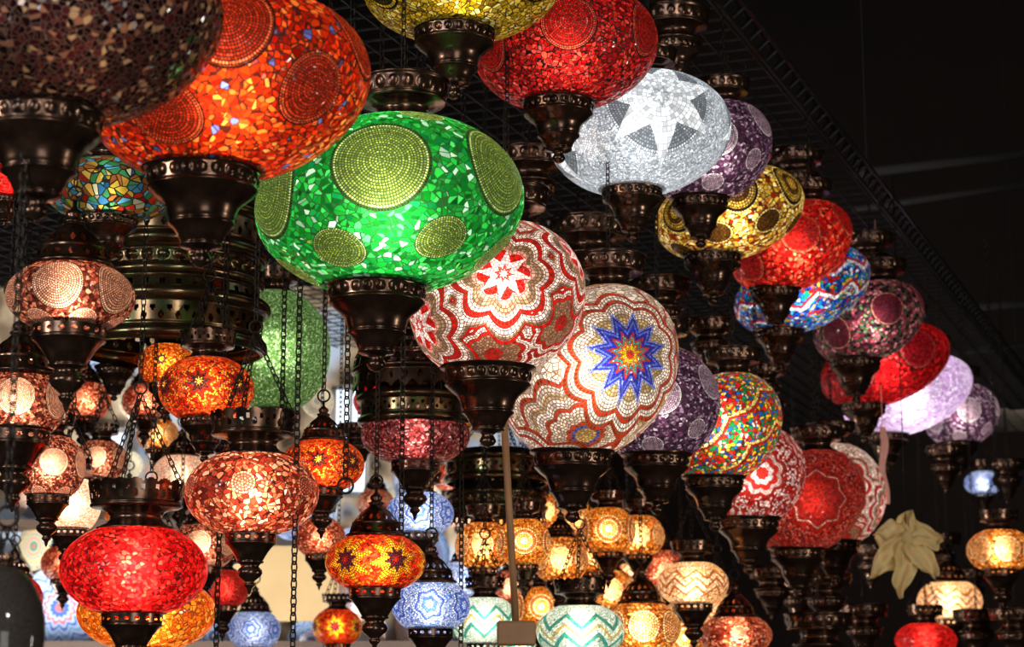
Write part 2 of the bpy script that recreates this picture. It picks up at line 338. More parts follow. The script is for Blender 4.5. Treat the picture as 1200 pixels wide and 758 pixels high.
# ---------------------------------------------------------------- designs
def beads(K,lat,R,c,ring,dark,nr=10,half=False,**k):
    d=dict(K=K,lat=lat,R=R,n=0,nr=nr,half=half,g=dark,stops=[(0,c),(.3,c),(.86,ring),(.95,dark)]); d.update(k); return d
DES={
'green':dict(field=['0a7a1c','18a434','2cc048','086820','4cd468','109048','129830','1ca040','28b040','c8f0d8','107c28','44cc60','18a034'],fs=15,grout='1c5420',gw=.045,e=.42,facet=.7,
  meds=[beads(6,6,.36,'8e9a48','c0cc80','28421c',17,alt=.9,bw=.2),beads(6,-42,.2,'8e9a48','c0cc80','28421c',10,True,alt=.9,bw=.2),beads(6,50,.17,'8e9a48','c0cc80','28421c',8,True)]),
'red':dict(field=['d02408','e03c10','b01c06','ec5818','d43008','9c1406','f07028','bc2408','e04010','c82808','c42c08','f08838','dc3c10','e44810','a81c06'],chip='5868b0',fs=16,grout='3c140a',gw=.05,e=.34,facet=.75,
  meds=[beads(5,14,.33,'bc3414','e86c3c','3a1006',15,alt=.9,bw=.2),beads(5,-30,.26,'bc3414','e86c3c','3a1006',12,True,alt=.9,bw=.2)]),
'redfine':dict(field=['b81818','cc2420','901010','dc3830','a01414','d84838'],fs=17,grout='200606',gw=.055,e=.25,facet=.7,
  meds=[beads(6,-4,.3,'b02018','d06048','3a0a08',12,alt=.7),beads(6,40,.24,'b02018','d06048','3a0a08',10,True,alt=.7)]),
'deepred':dict(field=['a01810','80100c','b82418','680a0a','c04038','b87060'],fs=24,grout='2a1410',gw=.05,e=.26,hot=.2,
  meds=[dict(K=4,lat=-4,R=.5,n=8,a=.1,nr=14,bw=.16,g='4a1410',stops=[(0,'b01c14'),(.55,'901410'),(.8,'c89a8a'),(.86,'a01810')])]),
'redplain':dict(field=['c40c10','dc1c1c','90080a','ee4030','c81414','e82820'],fs=13,grout='3a0606',gw=.05,e=.35),
'redmed':dict(field=['c01414','d82418','90080a','e84830','b01010','e87050'],fs=13,grout='300806',gw=.05,e=.35,
  meds=[beads(6,0,.32,'a81814','e07858','380806',9,alt=.7),beads(6,45,.22,'a81c14','e07858','380806',7,True)]),
'crimson':dict(field=['a80c10','c0141c','78080c','d02828','980c10'],fs=15,grout='2a0406',gw=.05,e=.35,
  meds=[beads(6,0,.32,'a81420','d06060','380608',9,alt=.7)]),
'wine':dict(field=['5a1828','30402a','7a2438','2a1820','a04858','4a6040','1a1014','b07880'],fs=13,grout='1a1012',gw=.05,e=.26,
  meds=[beads(6,0,.3,'6a2030','b87868','1a080c',8)]),
'darkpurple':dict(field=['24080e','300c12','140608','40141a','240a12','0e0406','380e14','9a6448','2c0a10','1c080c','502020','b89068','280a0e','380e12','1a080a','30101a'],fs=18,grout='5a4030',gw=.03,e=.06,tr=.28,hot=.2,facet=.7),
'purple':dict(field=['4a2440','6a4260','2c1628','8a6a84','402038','c0a8bc','3a1a34'],fs=15,grout='2c2028',gw=.05,e=.28,facet=.7,
  meds=[beads(6,0,.32,'a890a0','f0e8ec','2a1420',10,alt=.6),beads(6,-42,.18,'a890a0','e8dce0','2a1420',6,True)]),
'yellow':dict(field=['d0ac18','e8cc48','a08410','f8e890','b89018'],fs=14,grout='3a2c08',gw=.05,e=.3,
  meds=[beads(6,0,.32,'3a3410','d8b838','141004',8)]),
'yellowred':dict(field=['d8b030','f0d870','b07020','fff0b0','e8c048','8a2010'],fs=13,grout='2a1a06',gw=.05,e=.38,
  meds=[beads(7,6,.3,'a8842c','ffe88a','160c04',8,stops=[(0,'e0b850'),(.3,'5a3c14'),(.55,'c8a840'),(.8,'20140a'),(.92,'ffe88a')]),beads(7,-38,.2,'5a3c14','ffe88a','160c04',5,True)]),
'white':dict(field=['ccd0d4','b0b4b8','e0e4e8','bcc0c4','d4d8dc'],fs=25,grout='6c7074',gw=.04,e=.75,tr=.44,hot=.12,facet=.35,
  meds=[dict(K=2,lat=-20,ro=-50,R=.19,n=8,a=.38,nr=7,polar=True,bw=.1,g='909498',stops=[(0,'ffffff')]),
        dict(K=4,lat=10,R=.56,n=7,a=.0,round=True,nr=20,bw=.18,g='54585c',stops=[(0,'8c9094'),(.96,'f0f4f8')]),
        dict(K=4,lat=10,R=.44,n=7,a=.32,nr=9,polar=True,bw=.07,g='a0a4a8',stops=[(0,'ffffff'),(.14,'b8bcc0'),(.22,'ffffff')])]),
'whitered':dict(field=['e8dcd0','d8c8ba','fff4ea','c8b8a8','e0d0c0'],fs=13,grout='6a3428',gw=.045,e=.32,facet=.4,
  meds=[dict(K=5,lat=-46,half=True,R=.42,n=8,a=.07,round=True,nr=13,bw=.13,g='6a3020',stops=[(0,'b81414'),(.24,'947c60'),(.62,'c41410'),(.72,'f8ece0'),(.84,'c41410'),(.94,'fff4ea')]),
        dict(K=5,lat=3,R=.64,n=8,a=.1,round=True,nr=17,bw=.11,g='5a3020',stops=[(0,'9a8468'),(.62,'fff0e8'),(.7,'c41410'),(.8,'fff0e8'),(.9,'9a8468'),(.95,'c01410')]),
        dict(K=5,lat=3,R=.3,n=8,a=.12,round=True,nr=7,polar=True,bw=.09,g='8a2a1c',stops=[(0,'d01410'),(.85,'e8b0a0')]),
        dict(K=5,lat=3,R=.19,n=8,a=.34,nr=5,polar=True,bw=.09,g='b06050',stops=[(0,'ffffff'),(.2,'d01810'),(.4,'ffffff')])]),
'multi':dict(field=['f0e8dc','e4dcd0','fffaf0','d8ccb8','f4ece0'],fs=13,grout='8a6a44',gw=.045,e=.32,facet=.4,
  meds=[dict(K=3,lat=-34,half=True,R=.7,n=12,a=.06,round=True,nr=20,bw=.13,g='7a5a3c',stops=[(0,'c8a860'),(.14,'2848b0'),(.2,'c02414'),(.27,'e8dcc8'),(.42,'fff4e8'),(.5,'c02414'),(.57,'fff8f0'),(.7,'c8b088'),(.78,'fff4e8'),(.88,'c02414'),(.95,'fff4e8')]),
        dict(K=3,lat=48,half=True,R=.34,n=8,a=.08,round=True,nr=10,bw=.14,g='6a5230',stops=[(0,'b89860'),(.6,'c02414'),(.72,'fff4e8'),(.88,'c02414')]),
        dict(K=3,lat=-17,R=.66,n=10,a=.07,round=True,nr=20,bw=.13,g='6a5230',stops=[(0,'c0a878'),(.62,'fff4e8'),(.78,'c02414'),(.84,'fff8f0'),(.93,'c02414')]),
        dict(K=3,lat=-17,R=.36,n=12,a=.24,nr=16,polar=True,bw=.1,g='3a3038',stops=[(0,'e83010'),(.12,'ffd020'),(.24,'e86010'),(.33,'28a8a0'),(.42,'c83018'),(.52,'1c28b0'),(.68,'5a78e8'),(.78,'1c28b0'),(.88,'90a4f0')])]),
'colour':dict(field=['c81810','1450b0','e8c020','0c7a38','d83818','b01410','1868c8','e8e0d0','188a40','f0c828','0c8038','d02018'],fs=14,grout='2a2018',gw=.05,e=.36,
  bands=(8,.05,[(0,None),(.25,'b82010'),(.27,'f0d880'),(.29,None),(.47,'b82010'),(.49,'f0d880'),(.51,None),(.7,'b82010'),(.72,None)]),roundb=True),
'blue':dict(field=['0838b0','1068d8','d8e4f0','062078','108850','b81410','2898e0','d8a820','0c40b8'],fs=15,grout='101c30',gw=.045,e=.36,
  bands=(10,.08,[(0,None),(.3,'ffffff'),(.325,'c81810'),(.35,None),(.47,'e8f0f8'),(.5,'c81810'),(.525,None)])),
'pink':dict(field=['c02018','e8c8c0','901410','f4dcd8','b02018'],fs=15,grout='4a1410',gw=.045,e=.3,
  meds=[dict(K=5,lat=-5,R=.42,n=8,a=.1,round=True,nr=12,bw=.14,g='6a2420',stops=[(0,'b81c14'),(.25,'f4e4e0'),(.45,'b81c14'),(.65,'ecd0c8'),(.85,'a81810')])]),
'lilac':dict(field=['d0b4d4','e4d4e8','b490bc','f4ecf6'],fs=15,grout='c0a4c4',gw=.045,e=.85,hot=.2,
  meds=[beads(6,-4,.32,'f8f4f8','ffffff','9a6aa0',8,alt=.4)]),
'peach':dict(field=['6a2820','984030','4a1a14','b87058','30100c','c88868'],fs=13,grout='3a1a10',gw=.05,e=.22,hot=.45,tr=.55,
  meds=[beads(6,4,.4,'d8a488','f4d4b4','4a180c',11,bw=.2,alt=.5),beads(6,-48,.22,'d09880','f0c8a8','5a2014',6,True)]),
'rose':dict(field=['b04830','7a2418','d88058','c86040','f0b090','942c1c'],fs=10,grout='2a0804',gw=.045,e=.27,hot=.5,tr=.55,
  meds=[beads(6,5,.18,'b86850','f0a880','4a120a',4)]),
'dimrose':dict(field=['8a3030','5a1c1c','a85048','c08078'],fs=13,grout='2a0a0a',gw=.05,e=.15,hot=.4,tr=.5,
  bands=(20,.02,[(0,None),(.62,'e8c8b8'),(.7,'8a3030'),(.74,'e8c8b8'),(.8,None)])),
'redglow':dict(field=['c80c10','e01c1c','90080a','f04030','c81414','e82820'],fs=13,grout='3a0606',gw=.045,e=.3,hot=.6,tr=.58),
'orange':dict(field=['e05814','f88a28','b83008','f8b048','d04814'],fs=11,grout='3a1004',gw=.05,e=.4,hot=.5,
  meds=[dict(K=6,lat=4,R=.34,n=8,a=.3,nr=7,polar=True,g='4a1404',stops=[(0,'f8d020'),(.22,'1c1a30'),(.5,'f0a020'),(.8,'c82808')])]),
'orangeplain':dict(field=['f07818','ff9c28','e06010','ffb848','e87018'],fs=11,grout='6a2c08',gw=.045,e=.5,hot=.5),
'redorange':dict(field=['d03010','e84c18','a01808','e86c28','c0280c','d85420'],fs=11,grout='3a0c04',gw=.05,e=.32,hot=.4,
  meds=[dict(K=7,lat=2,R=.34,n=8,a=.3,nr=6,polar=True,g='3a1004',stops=[(0,'e8b838'),(.2,'201418'),(.5,'b81c08'),(.8,'f0a030')])]),
'orangestar':dict(field=['d02c10','e04018','a81808','e86020'],fs=11,grout='3a0c04',gw=.05,e=.36,hot=.4,
  meds=[dict(K=6,lat=0,R=.38,n=8,a=.3,nr=8,polar=True,g='5a1804',stops=[(0,'c82010'),(.16,'101838'),(.48,'f8c828'),(.8,'e88018')])]),
'amber':dict(field=['e07014','ffa030','b84c08','ffc860'],fs=10,grout='4a2004',gw=.05,e=.65,hot=.5,
  meds=[beads(5,0,.5,'f0b060','ffe0a0','6a2c08',6,bw=.18,stops=[(0,'fff4c8'),(.25,'f0a848'),(.5,'ffe0a0'),(.7,'c86818'),(.86,'ffe0a0')])]),
'amberdim':dict(field=['b86018','e89038','8a3c0c','f8c070'],fs=9,grout='3a1a06',gw=.05,e=.35,hot=.5,
  meds=[beads(7,0,.4,'e8b070','ffe0a8','5a2406',6,bw=.18)]),
'cream':dict(field=['ffe0b0','ffd090','f8c880','fff0d0'],fs=10,grout='8a5020',gw=.05,e=.7,
  bands=(10,.12,[(0,None),(.36,'a86030'),(.4,'ffe8c0'),(.47,'a86030'),(.51,'ffe8c0'),(.58,'a86030'),(.62,None)])),
'teal':dict(field=['e0e8e0','b8d8d0','d8e8c8','98c8c0'],fs=15,grout='5a8078',gw=.045,e=.45,
  bands=(8,.16,[(0,'d8e4da'),(.34,'108878'),(.4,'f8fff4'),(.46,'e0b040'),(.5,'f8fff4'),(.56,'108878'),(.62,'f0f8f0')])),
'bluewhite':dict(field=['c8d8f0','98b8e8','5078d0','e8f0fc'],fs=14,grout='4860a0',gw=.045,e=.35,
  meds=[beads(6,0,.4,'a8c0e8','f0f6ff','3050a0',7,n=6,a=.12,stops=[(0,'f0f6ff'),(.25,'4068c8'),(.5,'d0e0f8'),(.75,'3858b8'),(.88,'f0f6ff')])]),
'glow':dict(field=['f0d8c8','f8ece0','f0c8b0','e8b898'],fs=12,grout='b07858',gw=.05,e=.8,
  meds=[beads(6,0,.4,'f0d8c8','ffffff','b08868',7)]),
'plaingreen':dict(field=['5a8044','789c58','4a6c38','98b878','688c4c','b8d0a0'],fs=24,grout='3a5828',gw=.04,e=.18),
'rainbow':dict(field=['8a7828','285a80','a88838','307048','a0a088','7a4a24','4080a0','902818'],fs=5.5,grout='100f0c',gw=.04,e=.34),
'smoke':dict(field=['4a423c','4e4640'],fs=30,grout='4a423c',gw=.01,e=.02,facet=.0),
}
# ---------------------------------------------------------------- lamps
big='large mosaic lamps in the lower row'; upr='mosaic lamps in the upper row'; sm='small mosaic lamps on long chains'; gl='small glowing lamps clustered low'
NW=(1,.93,.82)
lamp(86,36,352,218,12,2.05,'darkpurple',146,light=.3,label='dark purple and amber mosaic glass globe lamp',group=big,rot=10)
lamp(270,104,332,214,12,2.42,'red',132,light=1.05,label='large red mosaic lamp with beaded medallions',group=big,rot=8)
lamp(457,241,316,208,6,2.87,'green',116,light=1.15,label='large green mosaic lamp with golden beaded circles',group=big,rot=0,lc=(1,.96,.8),cx=1.0)
lamp(583,352,212,184,26,3.3,'whitered',104,light=.75,label='white mosaic lamp with red star flowers',group=big,lc=NW,rot=6)
lamp(692,437,230,184,46,3.68,'multi',92,light=.62,label='round lamp with blue and orange star burst mosaic',group=big,lc=NW,rot=16)
lamp(770,474,148,142,20,4.12,'purple',78,light=.65,label='purple and silver mosaic lamp with round medallions',group=big,lc=NW)
lamp(848,502,148,122,42,4.55,'colour',70,light=.95,label='multicoloured mosaic lamp with scalloped red bands',group=big,lc=NW)
lamp(882,558,130,116,40,5.0,'pink',72,light=.6,label='red and white mosaic lamp with scalloped medallions',group=big,lc=NW)
lamp(946,588,144,116,34,5.45,'deepred',64,light=.7,label='round deep red finely beaded mosaic lamp',group=big)
lamp(976,580,124,126,-20,5.95,'whitered',60,light=.6,label='white and red mosaic lamp behind a red one',group=big,lc=NW)
lamp(541,-16,232,122,3,3.15,'yellow',96,light=.4,label='yellow mosaic lamp with dark medallions',group=upr)
lamp(663,56,217,146,6,3.5,'redfine',84,light=.65,label='red mosaic lamp with fine beaded medallions',group=upr)
lamp(750,157,214,144,7,3.88,'white',72,light=.62,label='silver white mosaic lamp with pale star pattern',group=upr,lc=(.92,.97,1),rot=10)
lamp(834,180,150,116,30,4.35,'purple',66,light=.7,label='purple and white mosaic lamp with small stars',group=upr,lc=NW)
lamp(855,250,178,106,14,4.72,'yellowred',68,light=.9,label='yellow and brown mosaic lamp with star medallions',group=upr)
lamp(928,290,150,100,26,5.1,'redmed',58,light=.9,label='bright red mosaic lamp with beaded medallions',group=upr)
lamp(940,340,166,94,20,5.5,'blue',58,light=.75,label='blue, red and white fine mosaic lamp',group=upr,lc=NW)
lamp(1018,378,136,92,24,5.9,'wine',60,light=.9,label='dark wine and green coloured mosaic lamp',group=upr,rot=10,lc=NW)
lamp(1037,428,158,90,20,6.4,'crimson',52,light=.85,label='glossy crimson mosaic lamp with medallions',group=upr,rot=20)
lamp(1064,464,156,86,20,6.95,'lilac',52,light=.8,label='pale lilac glowing mosaic lamp',group=upr,lc=(1,.94,1))
lamp(1126,486,90,76,15,7.5,'purple',44,light=1.1,label='small purple and white mosaic lamp',group=upr,lc=NW)
# left small lamps
lamp(83,348,150,88,0,2.7,'peach',86,'dome','long',1.0,'rose copper mosaic lamp with beaded circles and domed cap',group=sm)
lamp(20,474,112,92,0,2.95,'peach',80,'dome','long',1.1,'peach beaded mosaic lamp with domed bronze cap',group=sm,rot=12)
lamp(58,548,84,84,0,3.35,'peach',50,'crown','long',1.3,'peach and orange mosaic lamp glowing softly',group=sm,rot=20)
lamp(82,592,72,72,0,3.8,'glow',44,'crown','long',1.1,'pale glowing mosaic lamp',group=sm)
lamp(157,668,172,112,0,3.1,'redglow',72,'crown','long',1.3,'red mosaic lamp under a pierced bronze crown',group=sm,cx=1.42)
lamp(172,718,162,92,0,3.6,'orangeplain',70,'crown','long',1.0,'plain orange mosaic lamp behind a red one',group=sm)
lamp(295,578,157,104,0,3.05,'rose',60,'crown','long',1.15,'rose and orange shard mosaic lamp with pointed finial',group=sm,cx=1.55)
lamp(378,545,98,66,0,3.4,'redorange',50,'dome','long',1.0,'small red orange mosaic lamp with domed cap',group=sm)
lamp(242,457,112,82,0,3.35,'redorange',60,'crown','stub',1,'red orange mosaic lamp with dark flower stars',group=sm)
lamp(195,428,66,56,0,3.9,'orange',40,'crown','long',1.0,'small orange mosaic lamp',group=sm)
lamp(440,659,118,72,0,3.25,'orangestar',62,'dome','long',1.1,'orange lamp with yellow and navy stars',group=sm,rot=28)
lamp(505,710,92,66,0,3.6,'bluewhite',54,'dome','long',.8,'blue and white medallion mosaic lamp',group=sm)
lamp(492,602,80,56,0,4.3,'bluewhite',46,'crown','long',.8,'small pale blue lamp, added for a blurred blue glint,',group=sm)
lamp(322,412,130,150,0,4.3,'plaingreen',50,'crown','stub',.45,'pale green fine mosaic globe',group=sm,lc=(1,1,.9))
lamp(128,224,150,76,0,3.2,'rainbow',70,'crown','stub',.5,'multicoloured lamp of large triangular glass pieces',group=sm)
lamp(487,510,128,72,0,4.0,'dimrose',58,'crown','long',.5,'rose mosaic lamp glowing below a ribbed bronze dome',group=sm,lc=(1,.8,.78),cx=.8)
lamp(2,742,100,160,0,1.9,'smoke',30,'crown','stub',0,'smooth grey brown glass globe lamp',group=sm)
lamp(8,215,70,46,0,3.3,'redplain',40,'crown','stub',.5,'small red mosaic lamp',group=sm)
for (u,v,w,h,d,ds,lt,lb) in [
 (238,640,76,60,4.7,'peach',1,'peach beaded mosaic lamp'),
 (212,556,66,52,5.3,'glow',.5,'pale glowing mosaic lamp'),
 (40,420,60,50,4.9,'glow',.6,'pale glowing mosaic lamp'),(100,470,60,50,5.4,'rose',.8,'small rose mosaic lamp'),
 (150,600,56,46,5.7,'orange',.6,'small orange mosaic lamp'),(15,700,70,56,5.0,'redplain',.7,'small red mosaic lamp'),
 (262,690,60,50,5.2,'redfine',.7,'small red mosaic lamp'),(118,540,64,52,4.9,'peach',.9,'peach beaded mosaic lamp'),
 (375,630,60,50,4.9,'rose',.8,'small rose mosaic lamp'),
 (298,738,62,50,5.6,'bluewhite',.5,'small pale blue lamp, added for a blurred blue glint,'),(395,735,58,48,5.8,'orangestar',.8,'small orange mosaic lamp'),
 (170,470,54,46,5.8,'rose',.8,'small rose mosaic lamp'),
 (75,660,54,46,6.0,'rose',.8,'small rose mosaic lamp'),
 (185,510,50,42,6.0,'amberdim',.8,'small amber beaded lamp'),(440,590,44,38,6.6,'peach',.8,'small peach mosaic lamp'),
 (440,470,52,44,6.0,'redplain',.5,'small red mosaic lamp'),(530,560,46,38,6.9,'rose',.7,'small rose mosaic lamp')]:
    lamp(u,v,w,h,0,d,ds,w*.58,'dome' if random.random()<.5 else 'crown','long',lt,lb+' on a long chain',group=sm)
# glowing cluster
for (u,v,w,h,d,ds,lt,lb) in [
 (566,640,66,62,4.7,'amberdim',1.2,'amber lamp with round beaded medallions'),(614,636,64,62,4.4,'amber',.8,'amber lamp with swirled circles'),
 (657,656,66,60,4.9,'amberdim',1.2,'dim amber beaded lamp'),(696,650,56,50,5.5,'amber',.7,'amber lamp with swirled circles'),
 (712,622,66,60,5.0,'amber',.7,'amber lamp with swirled circles'),(748,628,62,54,5.6,'amberdim',1.3,'amber lamp with round beaded medallions'),
 (776,668,60,52,6.0,'rose',.9,'small rose mosaic lamp'),(812,684,84,56,4.9,'cream',.9,'cream lamp with brown zigzag bands'),
 (752,735,92,66,4.8,'amberdim',1.5,'amber lamp with round beaded medallions'),(680,740,104,68,4.3,'teal',.9,'white and teal diamond mosaic lamp'),
 (568,728,80,62,4.4,'teal',.9,'pale yellow and teal mosaic lamp'),(634,712,60,54,5.2,'amber',.8,'small amber beaded lamp'),
 (800,748,66,48,5.6,'amber',.6,'small amber mosaic lamp'),(862,744,86,50,5.2,'rose',1,'pinkish rose mosaic lamp'),
 (1113,704,76,52,7.4,'cream',1,'cream glowing lamp'),(1172,645,78,54,6.4,'amberdim',1.3,'orange beaded mosaic lamp'),
 (1085,750,72,44,7.0,'redplain',1,'small red mosaic lamp'),(640,600,50,46,6.0,'amberdim',1,'small amber beaded lamp'),
 (545,680,60,50,5.6,'bluewhite',.7,'small pale blue lamp, added for a blurred blue glint,'),
 (598,690,56,48,6.1,'peach',1,'small peach mosaic lamp'),(842,716,56,44,6.3,'cream',.4,'small cream mosaic lamp'),
 (545,600,48,42,6.6,'glow',.6,'small pale glowing lamp'),(736,672,54,48,6.6,'cream',.5,'small cream lamp'),(662,698,50,46,6.5,'glow',.5,'small pale glowing lamp'),
 (610,752,60,44,5.6,'teal',.8,'pale teal mosaic lamp'),(716,692,64,52,6.1,'amberdim',1.2,'small amber mosaic lamp'),
 (585,602,44,40,7.0,'amber',.7,'small amber lamp'),(676,610,48,44,6.7,'amber',.6,'small amber lamp'),(768,708,50,42,6.9,'cream',.5,'small cream lamp'),
 (1152,566,44,30,8.8,'bluewhite',.6,'small pale blue lamp, added for a blurred blue glint,')]:  # last entry: lamp added to stand in for a blurred blue glint
    lamp(u,v,w,h,0,d,ds,w*.55,'dome' if random.random()<.5 else 'crown','long',lt,lb+' glowing on a chain',group=gl)
# bronze frames (pierced rings)
def frame(u,d,w,vs,label,meshes,dome=False):
    s=d/F; r=w/2*s; base=at(u,vs[-1],d)
    root=root_at('chandelier_frame',Vector((base.x,base.y,base.z-.24*r)),label,'chandelier')
    tops=[]
    for i,vv in enumerate(vs):
        z=at(u,vv,d).z; rr=r*(1-.06*(i%2))
        me=meshes[i%len(meshes)]
        child(root,'ribbed_dome' if me is RIBD else 'pierced_ring',me,Vector((base.x,base.y,z)),(rr,rr,rr)); tops.append((z,rr))
    v=[];f=[]; o=root.location
    if dome: hub=Vector((base.x,base.y,tops[0][0]+r*1.2))
    else: hub=Vector((base.x,base.y,tops[0][0]+r*1.5))
    for k in range(4):
        a=2*PI*k/4+.5; e=Vector((math.cos(a),math.sin(a),0))
        if not dome: chain_geo(v,f,Vector((base.x,base.y,tops[0][0]+.1*r))+e*r*.9-o,hub-o)
        chain_geo(v,f,Vector((base.x,base.y,tops[-1][0]))+e*r*.9-o,Vector((base.x,base.y,tops[0][0]))+e*r*.9-o)
    ring_geo(v,f,hub+Vector((0,0,.012))-o,.012,.002)
    chain_geo(v,f,hub+Vector((0,0,.024))-o,Vector((hub.x,hub.y,CEIL))-o)
    child(root,'chain',mesh('chain_mesh',v,f,CH),root.location.copy())
frame(198,3.75,226,[272,328,382],'tiered round chandelier frame of stacked greenish bronze rings',[RINGM,RINGM2])
frame(487,4.0,142,[432,480],'ribbed dark bronze chandelier dome with pierced skirt',[RIBD,RINGM],True)
frame(582,5.1,124,[548,594],'two tier dark bronze chandelier frame',[RINGM,RINGM2])
for u,v,w,d in [(690,300,95,4.2),(772,362,76,4.8),(620,215,86,4.25),(832,402,60,5.2),(895,452,54,5.6),(1020,300,56,6.0),(790,50,84,4.3),(935,205,62,5.6),(1108,545,50,7.2),
  (968,700,62,6.0),(1012,735,58,6.6),(935,700,50,7.0),(1100,650,54,7.6),(1135,690,50,8.2),(905,690,56,6.1),(960,755,80,5.6),(1180,560,46,8.2),(1190,740,60,6.8),(1020,660,46,7.8),(1145,740,56,7.2),
  (135,430,62,4.6),(265,520,50,5.2),(210,690,56,4.9),(420,520,50,5.1),(60,470,46,5.2)]:
    s=d/F; r=w/2*s/1.12; c=at(u,v,d)
    root=root_at('lamp_canopy',c-Vector((0,0,r*1.7)),'dark bronze lamp canopy hanging without its glass','lamp canopy','dark bronze canopies')
    child(root,'crown_cap',CROWNP,c,(r,r,r)); child(root,'finial_cup',CUP,c-Vector((0,0,.1*r)),(r*.8,)*3)
    suspended_chain(root,c+Vector((0,0,r*.3)),r*1.05,'single',1.2)
def free_chain(u,v1,d):
    p=at(u,v1,d); v=[];f=[]
    top=Vector((p.x,p.y,CEIL))
    chain_geo(v,f,Vector((0,0,0)),top-p,.017,.010,.0016); ring_geo(v,f,Vector((0,0,-.012)),.012,.002)
    o=link(bpy.data.objects.new('hanging_chain',mesh('chain_mesh',v,f,CH))); o.location=p
    o['label']='long dark metal chain hanging from the wire mesh'; o['category']='chain'; o['group']='loose hanging chains'
for u,v1,d in [(342,800,2.95),(252,800,3.3),(405,560,3.1),(15,330,3.1),(330,500,3.6),(470,640,3.4),(540,760,3.7)]:
    free_chain(u,v1,d)
# wooden rod with block
WD=simple('worn_wood','a0764c','6a4a2c',12,.6)
def box(v,f,c,sx,sy,sz):
    b=len(v)
    for dx in(-1,1):
        for dy in(-1,1):
            for dz in(-1,1): v.append((c[0]+dx*sx/2,c[1]+dy*sy/2,c[2]+dz*sz/2))
    for q in [(0,1,3,2),(4,6,7,5),(0,4,5,1),(2,3,7,6),(0,2,6,4),(1,5,7,3)]: f.append(tuple(b+i for i in q))
def cyl(v,f,p0,p1,r,n=10):
    d=(p1-p0).normalized(); x=d.orthogonal().normalized(); y=d.cross(x); b=len(v)
    for p in(p0,p1):
        for k in range(n):
            a=2*PI*k/n; v.append(tuple(p+x*(r*math.cos(a))+y*(r*math.sin(a))))
    for k in range(n): f.append((b+k,b+(k+1)%n,b+n+(k+1)%n,b+n+k))
    f.append(tuple(b+k for k in range(n))[::-1]); f.append(tuple(b+n+k for k in range(n)))
p=at(605,742,3.5); t=at(590,480,3.5)
root=root_at('hooked_pole',p-Vector((0,0,.02)),'thin wooden pole with a square wooden block at its end','pole')
v=[];f=[]; cyl(v,f,Vector((0,0,0)),t-p,.0064); child(root,'shaft',mesh('shaft_mesh',v,f,WD),p)
v=[];f=[]; box(v,f,(0,0,0),.068,.05,.042); ob=child(root,'block',mesh('block_mesh',v,f,WD,False),p)
bv=ob.modifiers.new('bevel','BEVEL'); bv.width=.004; bv.segments=2
v=[];f=[]; cyl(v,f,t-p,Vector((t.x-p.x,t.y-p.y,CEIL-p.z)),.0012,6); child(root,'cord',mesh('cord_mesh',v,f,CH),p)
# pink ribbon
p=at(1034,500,6.2); v=[];f=[]
N=12
for i in range(N+1):
    for sx in(-1,1): v.append((sx*.011+.006*math.sin(i*.7),.008*math.sin(i*1.1+sx),-i*.02))
for i in range(N): f.append((2*i,2*i+1,2*i+3,2*i+2))
cyl(v,f,Vector((0,0,0)),Vector((0,0,CEIL-p.z)),.0012,6)
o=link(bpy.data.objects.new('ribbon',mesh('ribbon_mesh',v,f,simple('pink_satin','f0b8a8','d08878',10,.5)))); o.location=p; o['label']='pale pink ribbon dangling from a lamp'; o['category']='ribbon'
# crumpled cream cloth
p=at(1062,630,5.6)
g=G('cream_cloth'); b=princ(g,g.mix(g.noise(14,g.objco()),hexc('f4e4b0'),hexc('d8bc78')),.85)
tr=g.n('ShaderNodeBsdfTranslucent'); tr.inputs[0].default_value=hexc('f8e8a8'); ms=g.n('ShaderNodeMixShader'); ms.inputs[0].default_value=.35
g.nt.links.new(b.outputs[0],ms.inputs[1]); g.nt.links.new(tr.outputs[0],ms.inputs[2]); g.nt.links.new(ms.outputs[0],g.out.inputs[0]); CL=g.mat
root=root_at('cloth_bow',p-Vector((0,0,.16)),'crumpled cream cloth bow tied to a hanging cord','cloth bow')
def leaf(L,W,droop,seed,ang,tiltx):
    """one crumpled, leaf-like lobe of cloth; ang turns it in the vertical plane"""
    v=[];f=[];A,B=24,18; r=random.Random(seed); ph=[r.random()*6 for _ in range(6)]
    M=Matrix.Rotation(-ang,3,'Y')@Matrix.Rotation(tiltx,3,'X')
    for i in range(A+1):
        s=i/A; wd=W*(math.sin(PI*min(1,s*.88+.08))**.75)*(1+.1*math.sin(7*s+ph[0]))
        for j in range(B+1):
            t=j/B*2-1
            q=Vector((L*s*(1-.15*t*t*s)+.004*math.sin(9*t+ph[1]),wd*t+.005*math.sin(8*s+ph[2]),
               .012*math.sin(5*t+3*s+ph[3])*s+.006*math.sin(10*t+7*s+ph[4])+.003*math.sin(15*s-6*t+ph[5])))
            q=M@q; q.z-=droop*(q.x*q.x+q.y*q.y)*4
            v.append(tuple(q))
    for i in range(A):
        for j in range(B): f.append((i*(B+1)+j,(i+1)*(B+1)+j,(i+1)*(B+1)+j+1,i*(B+1)+j+1))
    return mesh('leaf_mesh',v,f,CL)
for i,(L,W,dr,an,tx) in enumerate([(.11,.04,1,.35,1.25),(.08,.032,.4,1.4,1.3),(.1,.042,1,2.75,1.3),(.14,.042,.5,3.9,1.2),(.17,.04,.3,4.6,1.35),(.13,.04,.4,5.4,1.2)]):
    child(root,'cloth_fold',leaf(L,W,dr,i*3+1,an,tx),p)
v=[];f=[]
for j in range(9):
    th=PI*j/8
    for k in range(12):
        a=2*PI*k/12; q=.018*(1+.15*math.sin(3*a+j)); v.append((q*math.sin(th)*math.cos(a),q*math.sin(th)*math.sin(a),.022*math.cos(th)))
for j in range(8):
    for k in range(12): f.append((j*12+k,j*12+(k+1)%12,(j+1)*12+(k+1)%12,(j+1)*12+k))
